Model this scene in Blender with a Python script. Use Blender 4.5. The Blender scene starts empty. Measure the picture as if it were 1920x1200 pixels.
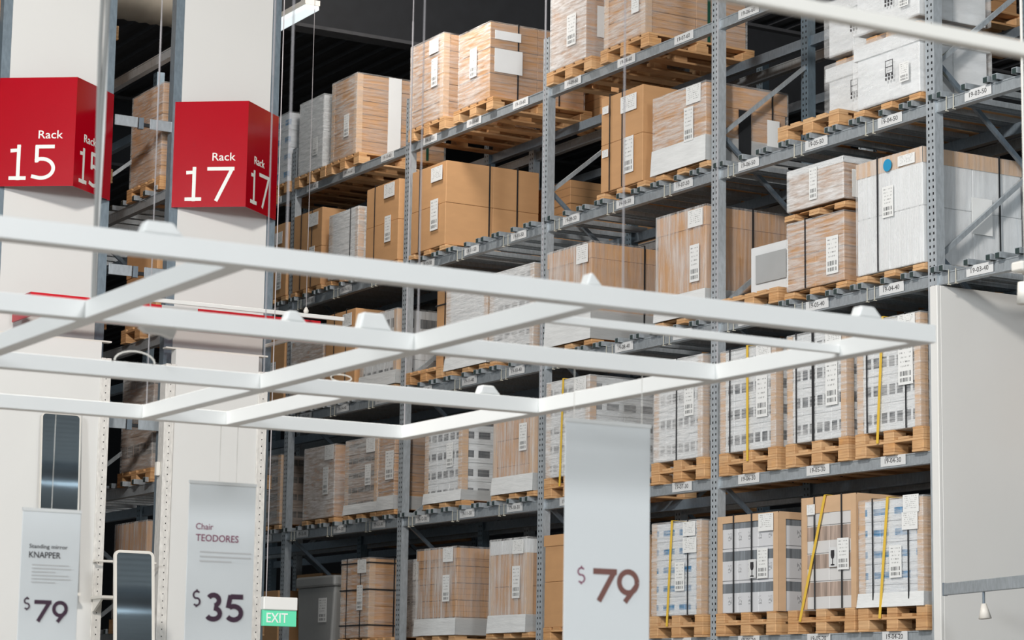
import bpy, bmesh, math, random
from mathutils import Vector, Matrix, Euler
random.seed(7)
SC = bpy.context.scene
COL = SC.collection
LV = 1.3074            # height between beam levels

# ---------------------------------------------------------------- camera
cam_d = bpy.data.cameras.new('camera'); cam = bpy.data.objects.new('camera', cam_d); COL.objects.link(cam)
F_PX, YAW, PIT, ROL = 4580.72, 0.526978, 0.157830, -0.0151133
cam_d.sensor_width = 36.0; cam_d.lens = F_PX/1920*36.0
cam_d.clip_start = 0.1; cam_d.clip_end = 200
fh = Vector((-math.cos(YAW), math.sin(YAW), 0)); rt = Vector((math.sin(YAW), math.cos(YAW), 0)); up = Vector((0,0,1))
Fv = math.cos(PIT)*fh + math.sin(PIT)*up; Uv = -math.sin(PIT)*fh + math.cos(PIT)*up
c_, s_ = math.cos(ROL), math.sin(ROL)
R2 = c_*rt - s_*Uv; U2 = s_*rt + c_*Uv
m = Matrix((( R2.x, U2.x, -Fv.x, 0), (R2.y, U2.y, -Fv.y, 0), (R2.z, U2.z, -Fv.z, 0), (0,0,0,1)))
m.translation = Vector((13.86317, -11.65906, 2.04686))
cam.matrix_world = m
cam_d.dof.use_dof = True; cam_d.dof.focus_distance = 17.5; cam_d.dof.aperture_fstop = 7.1
SC.camera = cam

# ---------------------------------------------------------------- light and exposure
W = bpy.data.worlds.new('world'); SC.world = W; W.use_nodes = True
bg = W.node_tree.nodes['Background']; bg.inputs[0].default_value = (0.80, 0.90, 0.95, 1); bg.inputs[1].default_value = 0.42
def area(name, loc, target, size, power, col):
    d = bpy.data.lights.new(name, 'AREA'); d.shape = 'DISK'; d.size = size; d.energy = power; d.color = col
    o = bpy.data.objects.new(name, d); COL.objects.link(o); o.location = loc
    o.rotation_euler = (Vector(target)-Vector(loc)).to_track_quat('-Z', 'Y').to_euler()
    return o
area('hall_lamp_key', (5.5, -10.0, 9.6), (-3.5, 0, 4.5), 1.1, 1350, (1, .93, .86))
area('hall_lamp_far', (-6.4, -1.5, 10.3), (-9.5, 0, 6.0), 1.0, 200, (1, .93, .86))
area('front_fill', (9.5, -23, 7.5), (-2, -4, 4), 3.0, 1750, (.94, .98, 1))  # added fill for faces turned to the camera side, no fixture behind it
area('roof_fill', (24, 7, 3.5), (22, 7, 10), 2.0, 380, (.8, .93, 1))  # added uplight, brightens only the roof that the mirrors reflect
area('near_fill', (20.5, -8.0, 6.8), (5, -7, 3), 2.2, 1250, (.95, .98, 1))  # added fill that lifts the white frame and banners
SC.view_settings.view_transform = 'Standard'; SC.view_settings.look = 'None'
SC.view_settings.gamma = 1.0; SC.view_settings.use_curve_mapping = False
SC.view_settings.exposure = -0.20
SC.cycles.transparent_max_bounces = 12
SC.cycles.max_bounces = 6

# ---------------------------------------------------------------- material helpers
def new_mat(name):
    mt = bpy.data.materials.new(name); mt.use_nodes = True
    nt = mt.node_tree; b = nt.nodes['Principled BSDF']
    return mt, nt, b
def N(nt, typ, **kw):
    n = nt.nodes.new(typ)
    for k, v in kw.items(): setattr(n, k, v)
    return n
def L(nt, a, b): nt.links.new(a, b)
def math_n(nt, op, a, b=None, c=None):
    n = N(nt, 'ShaderNodeMath', operation=op)
    for i, v in enumerate((a, b, c)):
        if v is None: continue
        if isinstance(v, (int, float)): n.inputs[i].default_value = v
        else: L(nt, v, n.inputs[i])
    return n.outputs[0]
def rgb(c): return (c[0], c[1], c[2], 1)
def mixc(nt, fac, a, b):
    n = N(nt, 'ShaderNodeMix', data_type='RGBA')
    if isinstance(fac, (int, float)): n.inputs[0].default_value = fac
    else: L(nt, fac, n.inputs[0])
    for i, v in ((6, a), (7, b)):
        if isinstance(v, tuple): n.inputs[i].default_value = rgb(v)
        else: L(nt, v, n.inputs[i])
    return n.outputs[2]
def noise(nt, vec, scale, detail=3, rough=.5):
    n = N(nt, 'ShaderNodeTexNoise'); n.inputs['Scale'].default_value = scale
    n.inputs['Detail'].default_value = detail; n.inputs['Roughness'].default_value = rough
    if vec is not None: L(nt, vec, n.inputs['Vector'])
    return n.outputs['Fac']
def mapping(nt, vec, scale=(1,1,1), rot=(0,0,0), loc=(0,0,0)):
    n = N(nt, 'ShaderNodeMapping'); n.inputs['Scale'].default_value = scale
    n.inputs['Rotation'].default_value = rot; n.inputs['Location'].default_value = loc
    L(nt, vec, n.inputs['Vector']); return n.outputs[0]
def coords(nt, kind): return N(nt, 'ShaderNodeTexCoord').outputs[kind]
def ramp(nt, fac, p0, p1):
    n = N(nt, 'ShaderNodeMapRange'); n.inputs[1].default_value = p0; n.inputs[2].default_value = p1
    L(nt, fac, n.inputs[0]); return n.outputs[0]
def rnd(nt): return N(nt, 'ShaderNodeObjectInfo').outputs['Random']
def set_p(b, rough=.6, metal=0, spec=.5):
    b.inputs['Roughness'].default_value = rough; b.inputs['Metallic'].default_value = metal
    b.inputs['Specular IOR Level'].default_value = spec
def simple(name, col, rough=.6, metal=0, var=.06, nscale=6, spec=.5):
    mt, nt, b = new_mat(name); set_p(b, rough, metal, spec)
    f = noise(nt, coords(nt, 'Object'), nscale, 4)
    c2 = tuple(max(0, x*(1-2*var)) for x in col); c1 = tuple(min(1, x*(1+var)) for x in col)
    L(nt, mixc(nt, f, c2, c1), b.inputs['Base Color']); return mt

def galv(name, col, holes=None, rough=.42, metal=.35):
    """zinc-grey rack steel; holes = list of x centres of the slot columns, or 'y...'"""
    mt, nt, b = new_mat(name); set_p(b, rough, metal)
    oc = coords(nt, 'Object')
    f = noise(nt, mapping(nt, oc, (14, 14, 5)), 3, 5, .6)
    base = mixc(nt, ramp(nt, f, .3, .7), tuple(x*.82 for x in col), tuple(min(1, x*1.12) for x in col))
    if holes:
        axis, xs, pitch, hw, hh = holes
        sp = N(nt, 'ShaderNodeSeparateXYZ'); L(nt, oc, sp.inputs[0])
        X = sp.outputs[axis]; Z = sp.outputs[2]
        zz = math_n(nt, 'ABSOLUTE', math_n(nt, 'SUBTRACT', math_n(nt, 'FRACT', math_n(nt, 'DIVIDE', Z, pitch)), .5))
        zi = math_n(nt, 'LESS_THAN', zz, hh/pitch)
        xi = None
        for x in xs:
            t = math_n(nt, 'LESS_THAN', math_n(nt, 'ABSOLUTE', math_n(nt, 'SUBTRACT', X, x)), hw)
            xi = t if xi is None else math_n(nt, 'MAXIMUM', xi, t)
        g = N(nt, 'ShaderNodeNewGeometry'); sn = N(nt, 'ShaderNodeSeparateXYZ'); L(nt, g.outputs['Normal'], sn.inputs[0])
        face = math_n(nt, 'GREATER_THAN', math_n(nt, 'ABSOLUTE', sn.outputs[1 if axis == 0 else 0]), .7)
        h = math_n(nt, 'MULTIPLY', math_n(nt, 'MULTIPLY', zi, xi), face)
        base = mixc(nt, h, base, (.012, .013, .016))
    L(nt, base, b.inputs['Base Color']); return mt

def wood():
    mt, nt, b = new_mat('pallet_pine'); set_p(b, .75)
    oc = coords(nt, 'Object'); r = rnd(nt)
    add = N(nt, 'ShaderNodeVectorMath', operation='ADD'); L(nt, oc, add.inputs[0])
    cmb = N(nt, 'ShaderNodeCombineXYZ'); L(nt, math_n(nt, 'MULTIPLY', r, 30), cmb.inputs[0]); L(nt, cmb.outputs[0], add.inputs[1])
    g = noise(nt, mapping(nt, add.outputs[0], (3, 3, 55)), 1.0, 4, .6)
    k = noise(nt, add.outputs[0], 9, 2)
    c = mixc(nt, ramp(nt, g, .3, .7), (.40, .19, .070), (.67, .40, .19))
    c = mixc(nt, math_n(nt, 'MULTIPLY', ramp(nt, k, .55, .8), .6), c, (.70, .34, .10))
    c = mixc(nt, math_n(nt, 'MULTIPLY', r, .35), c, (.74, .55, .34))
    L(nt, c, b.inputs['Base Color']); return mt

def kraft(name, col=(.57, .325, .155), lines=None):
    mt, nt, b = new_mat(name); set_p(b, .7)
    oc = coords(nt, 'Object'); r = rnd(nt)
    f = noise(nt, mapping(nt, oc, (2, 2, 6)), 2, 3)
    c = mixc(nt, f, tuple(x*.86 for x in col), tuple(min(1, x*1.1) for x in col))
    c = mixc(nt, math_n(nt, 'MULTIPLY', r, .22), c, tuple(x*.72 for x in col))
    if lines:
        sp = N(nt, 'ShaderNodeSeparateXYZ'); L(nt, coords(nt, 'Generated'), sp.inputs[0])
        z = math_n(nt, 'FRACT', math_n(nt, 'MULTIPLY', sp.outputs[2], lines))
        c = mixc(nt, math_n(nt, 'MULTIPLY', math_n(nt, 'LESS_THAN', z, .1), .6), c, tuple(x*.4 for x in col))
    L(nt, c, b.inputs['Base Color']); return mt

def printed(name, base, ink, z0, z1, segs=0, duty=.7, extra=None):
    """carton with a printed band between z0 and z1 of its own height"""
    mt, nt, b = new_mat(name); set_p(b, .6)
    sp = N(nt, 'ShaderNodeSeparateXYZ'); L(nt, coords(nt, 'Generated'), sp.inputs[0]); z = sp.outputs[2]
    band = math_n(nt, 'MULTIPLY', math_n(nt, 'GREATER_THAN', z, z0), math_n(nt, 'LESS_THAN', z, z1))
    hor = math_n(nt, 'ADD', sp.outputs[0], sp.outputs[1])
    if segs:
        band = math_n(nt, 'MULTIPLY', band, math_n(nt, 'LESS_THAN', math_n(nt, 'FRACT', math_n(nt, 'MULTIPLY', hor, segs)), duty))
    oc = coords(nt, 'Object')
    f = noise(nt, mapping(nt, oc, (30, 30, 2)), 1.2, 3)
    inkc = mixc(nt, ramp(nt, f, .3, .7), tuple(x*.75 for x in ink), tuple(min(1, x*1.5) for x in ink))
    bc = mixc(nt, noise(nt, oc, 3), tuple(x*.9 for x in base), base)
    c = mixc(nt, band, bc, inkc)
    if extra:   # small print rows
        t = noise(nt, mapping(nt, oc, (90, 90, 40)), 1, 1)
        row = math_n(nt, 'MULTIPLY', math_n(nt, 'GREATER_THAN', z, extra[0]), math_n(nt, 'LESS_THAN', z, extra[1]))
        colm = math_n(nt, 'LESS_THAN', math_n(nt, 'FRACT', math_n(nt, 'MULTIPLY', hor, 2)), .35)
        tt = math_n(nt, 'MULTIPLY', math_n(nt, 'MULTIPLY', row, colm), math_n(nt, 'GREATER_THAN', t, .52))
        c = mixc(nt, math_n(nt, 'MULTIPLY', tt, .6), c, (.12, .13, .15))
    L(nt, c, b.inputs['Base Color']); return mt

def film(name, scale, rot, lo, hi, tint=(.86, .88, .89), strength=.45):
    mt, nt, b = new_mat(name); set_p(b, .22, 0, .6); b.inputs['Base Color'].default_value = rgb(tint)
    oc = coords(nt, 'Object'); r = rnd(nt)
    cmb = N(nt, 'ShaderNodeCombineXYZ'); L(nt, math_n(nt, 'MULTIPLY', r, 20), cmb.inputs[0]); L(nt, math_n(nt, 'MULTIPLY', r, 7), cmb.inputs[2])
    add = N(nt, 'ShaderNodeVectorMath', operation='ADD'); L(nt, oc, add.inputs[0]); L(nt, cmb.outputs[0], add.inputs[1])
    f1 = noise(nt, mapping(nt, add.outputs[0], scale, rot), 1, 5, .65)
    f2 = noise(nt, add.outputs[0], 3.5, 2)
    f = math_n(nt, 'ADD', math_n(nt, 'MULTIPLY', f1, .7), math_n(nt, 'MULTIPLY', f2, .3))
    a = N(nt, 'ShaderNodeMapRange'); L(nt, f, a.inputs[0]); a.inputs[1].default_value = .38; a.inputs[2].default_value = .62
    a.inputs[3].default_value = lo; a.inputs[4].default_value = hi
    g = N(nt, 'ShaderNodeNewGeometry'); sn = N(nt, 'ShaderNodeSeparateXYZ'); L(nt, g.outputs['Normal'], sn.inputs[0])
    side = math_n(nt, 'GREATER_THAN', sn.outputs[0], .5)      # film glare painted weaker on the faces turned right
    L(nt, math_n(nt, 'MULTIPLY', a.outputs[0], math_n(nt, 'SUBTRACT', 1.0, math_n(nt, 'MULTIPLY', side, .5))), b.inputs['Alpha'])
    bp = N(nt, 'ShaderNodeBump'); bp.inputs['Strength'].default_value = strength; bp.inputs['Distance'].default_value = .02
    L(nt, f1, bp.inputs['Height']); L(nt, bp.outputs[0], b.inputs['Normal'])
    return mt

def paper(name, bars=True, rows=True):
    mt, nt, b = new_mat(name); set_p(b, .5)
    sp = N(nt, 'ShaderNodeSeparateXYZ'); L(nt, coords(nt, 'Generated'), sp.inputs[0]); x, z = sp.outputs[0], sp.outputs[2]
    def inside(v, a, c): return math_n(nt, 'MULTIPLY', math_n(nt, 'GREATER_THAN', v, a), math_n(nt, 'LESS_THAN', v, c))
    c = (.78, .80, .80); col = None
    cx = N(nt, 'ShaderNodeCombineXYZ'); L(nt, x, cx.inputs[0])
    cz = N(nt, 'ShaderNodeCombineXYZ'); L(nt, x, cz.inputs[0]); L(nt, z, cz.inputs[2])
    acc = None
    if bars:
        bar = math_n(nt, 'GREATER_THAN', noise(nt, cx.outputs[0], 22, 1), .5)
        for z0, z1 in ((.07, .17), (.22, .34)):
            t = math_n(nt, 'MULTIPLY', math_n(nt, 'MULTIPLY', bar, inside(z, z0, z1)), inside(x, .12, .88))
            acc = t if acc is None else math_n(nt, 'MAXIMUM', acc, t)
    if rows:
        words = math_n(nt, 'GREATER_THAN', noise(nt, mapping(nt, cz.outputs[0], (16, 1, 3)), 1, 2), .53)
        lines = math_n(nt, 'LESS_THAN', math_n(nt, 'FRACT', math_n(nt, 'MULTIPLY', z, 9)), .35)
        t = math_n(nt, 'MULTIPLY', math_n(nt, 'MULTIPLY', words, lines), math_n(nt, 'MULTIPLY', inside(x, .12, .88), inside(z, .42 if bars else .2, .92)))
        t = math_n(nt, 'MULTIPLY', t, .65)
        acc = t if acc is None else math_n(nt, 'MAXIMUM', acc, t)
    L(nt, mixc(nt, acc, c, (.05, .055, .06)), b.inputs['Base Color']); return mt

M = {}
M['steel'] = galv('zinc_steel', (.42, .47, .51))
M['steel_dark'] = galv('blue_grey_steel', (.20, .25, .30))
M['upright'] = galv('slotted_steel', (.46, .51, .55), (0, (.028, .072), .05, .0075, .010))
M['endpost'] = galv('blue_grey_end_post', (.22, .28, .33)); M['upright_shaded'] = galv('slotted_steel_shaded', (.16, .22, .27), (0, (.028, .072), .05, .0075, .010))  # rear uprights use a darkened copy, shade put into the colour
M['beam'] = galv('beam_steel', (.36, .40, .43))
M['wood'] = wood()
M['kraft'] = kraft('kraft_board'); M['kraftline'] = kraft('kraft_board_ruled', (.52, .295, .14), 3)
M['kraftedge'] = kraft('kraft_edge', (.62, .42, .26))
M['white_card'] = simple('white_board', (.74, .77, .79), .6, 0, .03)
M['grey_card'] = simple('grey_board', (.40, .42, .43), .6, 0, .05)
M['sq'] = printed('white_carton_grey_windows', (.72, .75, .77), (.10, .11, .12), .28, .66, 2, .72)
M['stripe'] = printed('white_carton_grey_band', (.66, .68, .71), (.16, .18, .20), .62, .92, 0, .7, (.25, .5))
M['brownstripe'] = printed('white_carton_brown_band', (.66, .66, .66), (.33, .26, .22), .45, .97)
M['blue'] = printed('white_carton_blue_band', (.70, .74, .78), (.05, .20, .38), .30, .62, 1.5, .55)
M['brownsq'] = printed('brown_carton_dark_windows', (.42, .33, .27), (.13, .12, .11), .42, .78, 5, .9)
M['film_h'] = film('film_streaks_across', (4, 4, 42), (0, .10, 0), .03, .58)
M['film_d'] = film('film_streaks_slanted', (4, 4, 38), (0, .5, .3), .03, .58)
M['film_v'] = film('film_streaks_upright', (22, 22, 1.6), (0, 0, 0), .05, .55)
M['film_x'] = film('film_dense', (5, 5, 38), (0, .2, 0), .25, .85)
M['film_c'] = film('film_smooth_creased', (2, 2, 7), (0, .35, 0), .0, .55, strength=.25)
M['skirt'] = film('film_many_layers', (3, 3, 18), (0, .1, 0), .88, 1.0, (.80, .83, .84))
M['strap'] = simple('black_strap', (.02, .022, .025), .4)
M['gstrap'] = simple('dark_green_strap', (.015, .07, .045), .4)
M['ystrap'] = simple('yellow_strap', (.75, .50, .06), .5)
M['tie'] = simple('nylon_tie', (.60, .59, .50), .5); M['plug'] = simple('dark_green_plug', (.03, .05, .05), .4)
M['sheet'] = paper('printed_sheet', False, True); M['tag'] = paper('barcode_label', True, True)
M['tagplate'] = simple('tag_white', (.66, .68, .69), .5, 0, .02)
M['ink'] = simple('black_ink', (.03, .028, .032), .6)
M['ink_plum'] = simple('plum_ink', (.055, .02, .045), .6)
M['ink_red'] = simple('magenta_ink', (.22, .02, .08), .6)
M['ink_brown'] = simple('brown_ink', (.20, .085, .07), .6)
M['ink_grey'] = simple('pale_grey_ink', (.60, .60, .60), .6)
M['red'] = simple('red_gloss', (.40, .001, .010), .14, 0, .02, spec=.3)
M['red2'] = simple('red_header', (.62, .012, .025), .35, 0, .02)
M['white'] = simple('white_panel', (.72, .73, .72), .55, 0, .02, 1.2)
M['white_warm'] = simple('warm_white', (.74, .72, .67), .5, 0, .02)
M['frame'] = simple('white_lacquer', (.78, .79, .78), .4, 0, .015)
M['banner'] = simple('matt_banner', (.74, .77, .78), .6, 0, .012, 2)
M['perf'] = galv('white_perforated', (.72, .71, .68), (1, (.045,), .06, .0042, .0055), .5, 0)
M['green'] = simple('exit_green', (.10, .52, .32), .5, 0, .02)
M['green'].node_tree.nodes['Principled BSDF'].inputs['Emission Color'].default_value = (.10, .62, .36, 1)
M['green'].node_tree.nodes['Principled BSDF'].inputs['Emission Strength'].default_value = .35
M['exitwhite'] = simple('exit_lettering', (.8, .85, .82), .5)
M['cable'] = simple('grey_cable', (.22, .22, .21), .5)
M['wire'] = simple('steel_wire', (.34, .32, .33), .5)
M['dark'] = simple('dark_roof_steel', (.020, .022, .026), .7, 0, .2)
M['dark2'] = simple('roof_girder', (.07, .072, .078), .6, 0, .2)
M['roof_brightened'] = simple('brightened_corrugated_roof', (.55, .57, .58), .5, 0, .1)  # roof coloured bright in place of light, for the mirror reflections
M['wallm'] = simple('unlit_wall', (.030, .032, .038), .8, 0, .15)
M['floorm'] = simple('polished_concrete', (.36, .33, .30), .4, 0, .08, 2)
M['tub'] = simple('grey_plastic_tub', (.30, .31, .31), .45)
M['duct'] = simple('spiral_duct_zinc', (.55, .62, .68), .35, .5)
M['lagging'] = simple('foil_lagging', (.42, .39, .33), .4, .3)
def emis(name, c, s):
    mt, nt, b = new_mat(name); b.inputs['Base Color'].default_value = rgb((.8,.8,.8))
    b.inputs['Emission Color'].default_value = rgb(c); b.inputs['Emission Strength'].default_value = s; return mt
M['lamp'] = emis('lit_tube', (.85, .97, 1), 1.1)
mt, nt, b = new_mat('mirror_glass'); set_p(b, .03, 1); b.inputs['Base Color'].default_value = (.50, .53, .55, 1); M['mirror'] = mt
M['bluedot'] = simple('blue_sticker', (.02, .28, .52), .5)
M['void'] = simple('gap_black', (.02, .022, .025), .35)

# ---------------------------------------------------------------- mesh helpers
class MB:
    def __init__(s): s.bm = bmesh.new()
    def box(s, x0, y0, z0, x1, y1, z1):
        v = [s.bm.verts.new(p) for p in ((x0,y0,z0),(x1,y0,z0),(x1,y1,z0),(x0,y1,z0),(x0,y0,z1),(x1,y0,z1),(x1,y1,z1),(x0,y1,z1))]
        for f in ((0,3,2,1),(4,5,6,7),(0,1,5,4),(1,2,6,5),(2,3,7,6),(3,0,4,7)): s.bm.faces.new([v[i] for i in f])
        return s
    def bar(s, a, b, w, h, upv=(0,0,1)):
        a, b = Vector(a), Vector(b); d = (b-a).normalized(); u = Vector(upv)
        sd = d.cross(u)
        if sd.length < 1e-4: sd = d.cross(Vector((1,0,0)))
        sd.normalize(); u = sd.cross(d)
        ps = [a+sd*i*w/2+u*j*h/2 for i, j in ((-1,-1),(1,-1),(1,1),(-1,1))] + [b+sd*i*w/2+u*j*h/2 for i, j in ((-1,-1),(1,-1),(1,1),(-1,1))]
        v = [s.bm.verts.new(p) for p in ps]
        for f in ((0,3,2,1),(4,5,6,7),(0,1,5,4),(1,2,6,5),(2,3,7,6),(3,0,4,7)): s.bm.faces.new([v[i] for i in f])
        return s
    def tube(s, pts, r, n=8, caps=True):
        pts = [Vector(p) for p in pts]; rings = []
        rs = r if isinstance(r, (list, tuple)) else [r]*len(pts)
        for i, p in enumerate(pts):
            d = (pts[min(i+1, len(pts)-1)]-pts[max(i-1, 0)]).normalized()
            u = d.cross(Vector((0,0,1)))
            if u.length < .05: u = d.cross(Vector((1,0,0)))
            u.normalize(); w = d.cross(u)
            rings.append([s.bm.verts.new(p+(u*math.cos(2*math.pi*k/n)+w*math.sin(2*math.pi*k/n))*rs[i]) for k in range(n)])
        for a, b in zip(rings, rings[1:]):
            for k in range(n): s.bm.faces.new((a[k], a[(k+1)%n], b[(k+1)%n], b[k]))
        if caps:
            s.bm.faces.new(rings[0][::-1]); s.bm.faces.new(rings[-1])
        return s
    def poly(s, loop, ext):
        """extruded polygon: loop of 3-D points, extrusion vector"""
        e = Vector(ext); a = [s.bm.verts.new(p) for p in loop]; b = [s.bm.verts.new(Vector(p)+e) for p in loop]
        s.bm.faces.new(a); s.bm.faces.new(b[::-1])
        for i in range(len(a)):
            j = (i+1) % len(a); s.bm.faces.new((a[i], b[i], b[j], a[j]))
        return s
    def mesh(s, name, mat, bevel=0, seg=1, smooth=False):
        bmesh.ops.recalc_face_normals(s.bm, faces=s.bm.faces)
        if bevel:
            bmesh.ops.bevel(s.bm, geom=list(s.bm.edges), offset=bevel, segments=seg, profile=.5, affect='EDGES', clamp_overlap=True)
        me = bpy.data.meshes.new(name); s.bm.to_mesh(me); s.bm.free()
        me.materials.append(mat)
        if smooth:
            for p in me.polygons: p.use_smooth = True
        return me
def put(name, me, parent=None, loc=(0,0,0), rot=(0,0,0)):
    o = bpy.data.objects.new(name, me); COL.objects.link(o); o.location = loc; o.rotation_euler = rot
    if parent is not None: o.parent = parent
    return o
def tag(o, label, cat, group=None, kind=None):
    o['label'] = label; o['category'] = cat
    if group: o['group'] = group
    if kind: o['kind'] = kind
    return o
def thing(name, label, cat, loc=(0,0,0), rotz=0, group=None):
    o = bpy.data.objects.new(name, None); COL.objects.link(o); o.empty_display_size = .1
    o.location = loc; o.rotation_euler = (0,0,rotz); return tag(o, label, cat, group)
CACHE = {}
def cbox(name, w, d, h, mat, bevel=0):
    k = (name, round(w,3), round(d,3), round(h,3), mat.name, bevel)
    if k not in CACHE: CACHE[k] = MB().box(0,0,0,w,d,h).mesh(name, mat, bevel)
    return CACHE[k]
def struct(name, me): o = put(name, me); o['kind'] = 'structure'; return o

TX = {}
def text_mesh(body, mat, bold=0.0):
    k = (body, mat.name, bold)
    if k in TX: return TX[k]
    cu = bpy.data.curves.new('t', 'FONT'); cu.body = body; cu.size = 1; cu.offset = bold; cu.extrude = .004; cu.resolution_u = 3
    o = bpy.data.objects.new('t', cu); COL.objects.link(o)
    dg = bpy.context.evaluated_depsgraph_get(); dg.update()
    me = bpy.data.meshes.new_from_object(o.evaluated_get(dg))
    bpy.data.objects.remove(o); bpy.data.curves.remove(cu)
    me.materials.clear(); me.materials.append(mat)
    xs = [v.co.x for v in me.vertices]; ys = [v.co.y for v in me.vertices]
    x0, y0 = min(xs), min(ys); w, h = max(xs)-x0, max(ys)-y0
    for v in me.vertices: v.co.x = (v.co.x-x0)/w; v.co.y = (v.co.y-y0)/h; v.co.z *= 1.0
    TX[k] = me; return me
def text(name, body, mat, p, xdir, w, h, parent=None, bold=0.0, thick=.5):
    """lettering: lower left corner p (in parent space), reading along xdir, upright"""
    me = text_mesh(body, mat, bold); x = Vector(xdir).normalized(); y = Vector((0,0,1)); z = x.cross(y)
    o = put(name, me, parent)
    mm = Matrix(((x.x*w, y.x*h, z.x*thick, p[0]), (x.y*w, y.y*h, z.y*thick, p[1]), (x.z*w, y.z*h, z.z*thick, p[2]), (0,0,0,1)))
    o.matrix_local = mm; return o
def arc(cx, cy, rx, ry, a0, a1, n=22):
    return [(cx+rx*math.cos(math.radians(a0+(a1-a0)*i/n)), cy+ry*math.sin(math.radians(a0+(a1-a0)*i/n))) for i in range(n+1)]
def glyph(strokes, wd, mat, th=.0006):
    """figure drawn from flat strokes of constant width; 2-D points in metres (x right, y up)"""
    m_ = MB()
    for si, st in enumerate(strokes):
        st = [Vector(q) for q in st]; Lf, Rt = [], []
        for i, q in enumerate(st):
            d = (st[min(i+1, len(st)-1)]-st[max(i-1, 0)]).normalized(); nrm = Vector((-d.y, d.x))
            Lf.append(q+nrm*wd/2); Rt.append(q-nrm*wd/2)
        for i in range(len(st)-1):
            lp = [(q.x, q.y, si*.0002) for q in (Rt[i], Rt[i+1], Lf[i+1], Lf[i])]
            m_.poly(lp, (0, 0, th))
    return m_.mesh('figure', mat)
def put_glyph(name, me, p, xdir, parent):
    x = Vector(xdir).normalized(); y = Vector((0,0,1)); z = x.cross(y); o = put(name, me, parent)
    o.matrix_local = Matrix(((x.x, y.x, z.x, p[0]), (x.y, y.y, z.y, p[1]), (x.z, y.z, z.z, p[2]), (0,0,0,1))); return o

# ---------------------------------------------------------------- the setting
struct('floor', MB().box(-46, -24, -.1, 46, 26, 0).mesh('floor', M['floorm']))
for x0, x1, mk in ((-46, 6, 'dark2'), (6, 46, 'roof_brightened')):
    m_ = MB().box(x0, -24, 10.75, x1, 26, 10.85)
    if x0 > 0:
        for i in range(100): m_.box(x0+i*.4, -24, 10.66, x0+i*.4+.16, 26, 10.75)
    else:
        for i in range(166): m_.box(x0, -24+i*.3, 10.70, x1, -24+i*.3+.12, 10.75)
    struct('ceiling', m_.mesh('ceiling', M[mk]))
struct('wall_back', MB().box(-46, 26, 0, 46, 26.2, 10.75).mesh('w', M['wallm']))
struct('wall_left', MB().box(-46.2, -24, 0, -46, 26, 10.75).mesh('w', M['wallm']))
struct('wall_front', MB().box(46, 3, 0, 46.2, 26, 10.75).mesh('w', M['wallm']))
# roof girders and purlins
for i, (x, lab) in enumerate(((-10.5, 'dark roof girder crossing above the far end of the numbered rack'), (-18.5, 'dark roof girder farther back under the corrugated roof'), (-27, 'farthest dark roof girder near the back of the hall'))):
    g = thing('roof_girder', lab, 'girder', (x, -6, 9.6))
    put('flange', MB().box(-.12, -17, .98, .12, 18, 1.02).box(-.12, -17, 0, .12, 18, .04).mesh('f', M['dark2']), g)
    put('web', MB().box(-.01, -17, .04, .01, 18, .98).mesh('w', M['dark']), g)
# wall at the rack end (right of the picture)
m_ = MB().box(.058, -.065, 0, .14, -.034, 5.172).box(.108, -.034, 0, .14, 1.20, 5.172)
struct('wall_right', m_.mesh('wall_right', M['white'], .004))
# boarding seam and rail
r_ = thing('wall_rail', 'grey steel rail fixed across the white wall at lower right', 'rail', (.466, -.30, 2.88))
d = Vector((1.5, -.42, 0))
put('bar', MB().bar((0,0,.043), (d.x, d.y, .043), .03, .085).mesh('bar', M['steel'], .004), r_)
put('end_cap', MB().bar((-.006,.0017,.043), (0,0,.043), .036, .092).mesh('cap', M['steel_dark']), r_)
h_ = thing('hook_lamp', 'small white clip lamp hanging under the grey wall rail', 'lamp', (1.06, -.466, 2.70))
put('stem', MB().tube([(0,0,.18),(0,0,.10)], .009).mesh('stem', M['steel_dark']), h_)
put('lamp_shade', MB().tube([(0,0,.10),(.012,0,0)], [.018,.045], 14).mesh('shade', M['white_warm'], 0, 1, True), h_)
h_ = thing('spot_lamp', 'white spot lamp at the right edge of the photo above the white wall', 'lamp', (7.5, -5.88, 3.47))
put('lamp_head', MB().tube([(0,0,.075),(0,0,0)], [.030,.034], 14).mesh('head', M['white_warm'], 0, 1, True), h_)
put('stem', MB().tube([(0,0,.075),(0,0,.11)], .008).mesh('stem', M['white_warm']), h_)
put('track_adapter', MB().box(-.03,-.045,.11,.03,.045,.145).mesh('adapter', M['white_warm'], .006), h_)
put('drop_rod', MB().tube([(0,0,.145),(0,0,7.28)], .005).mesh('rod', M['white_warm']), h_)

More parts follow.
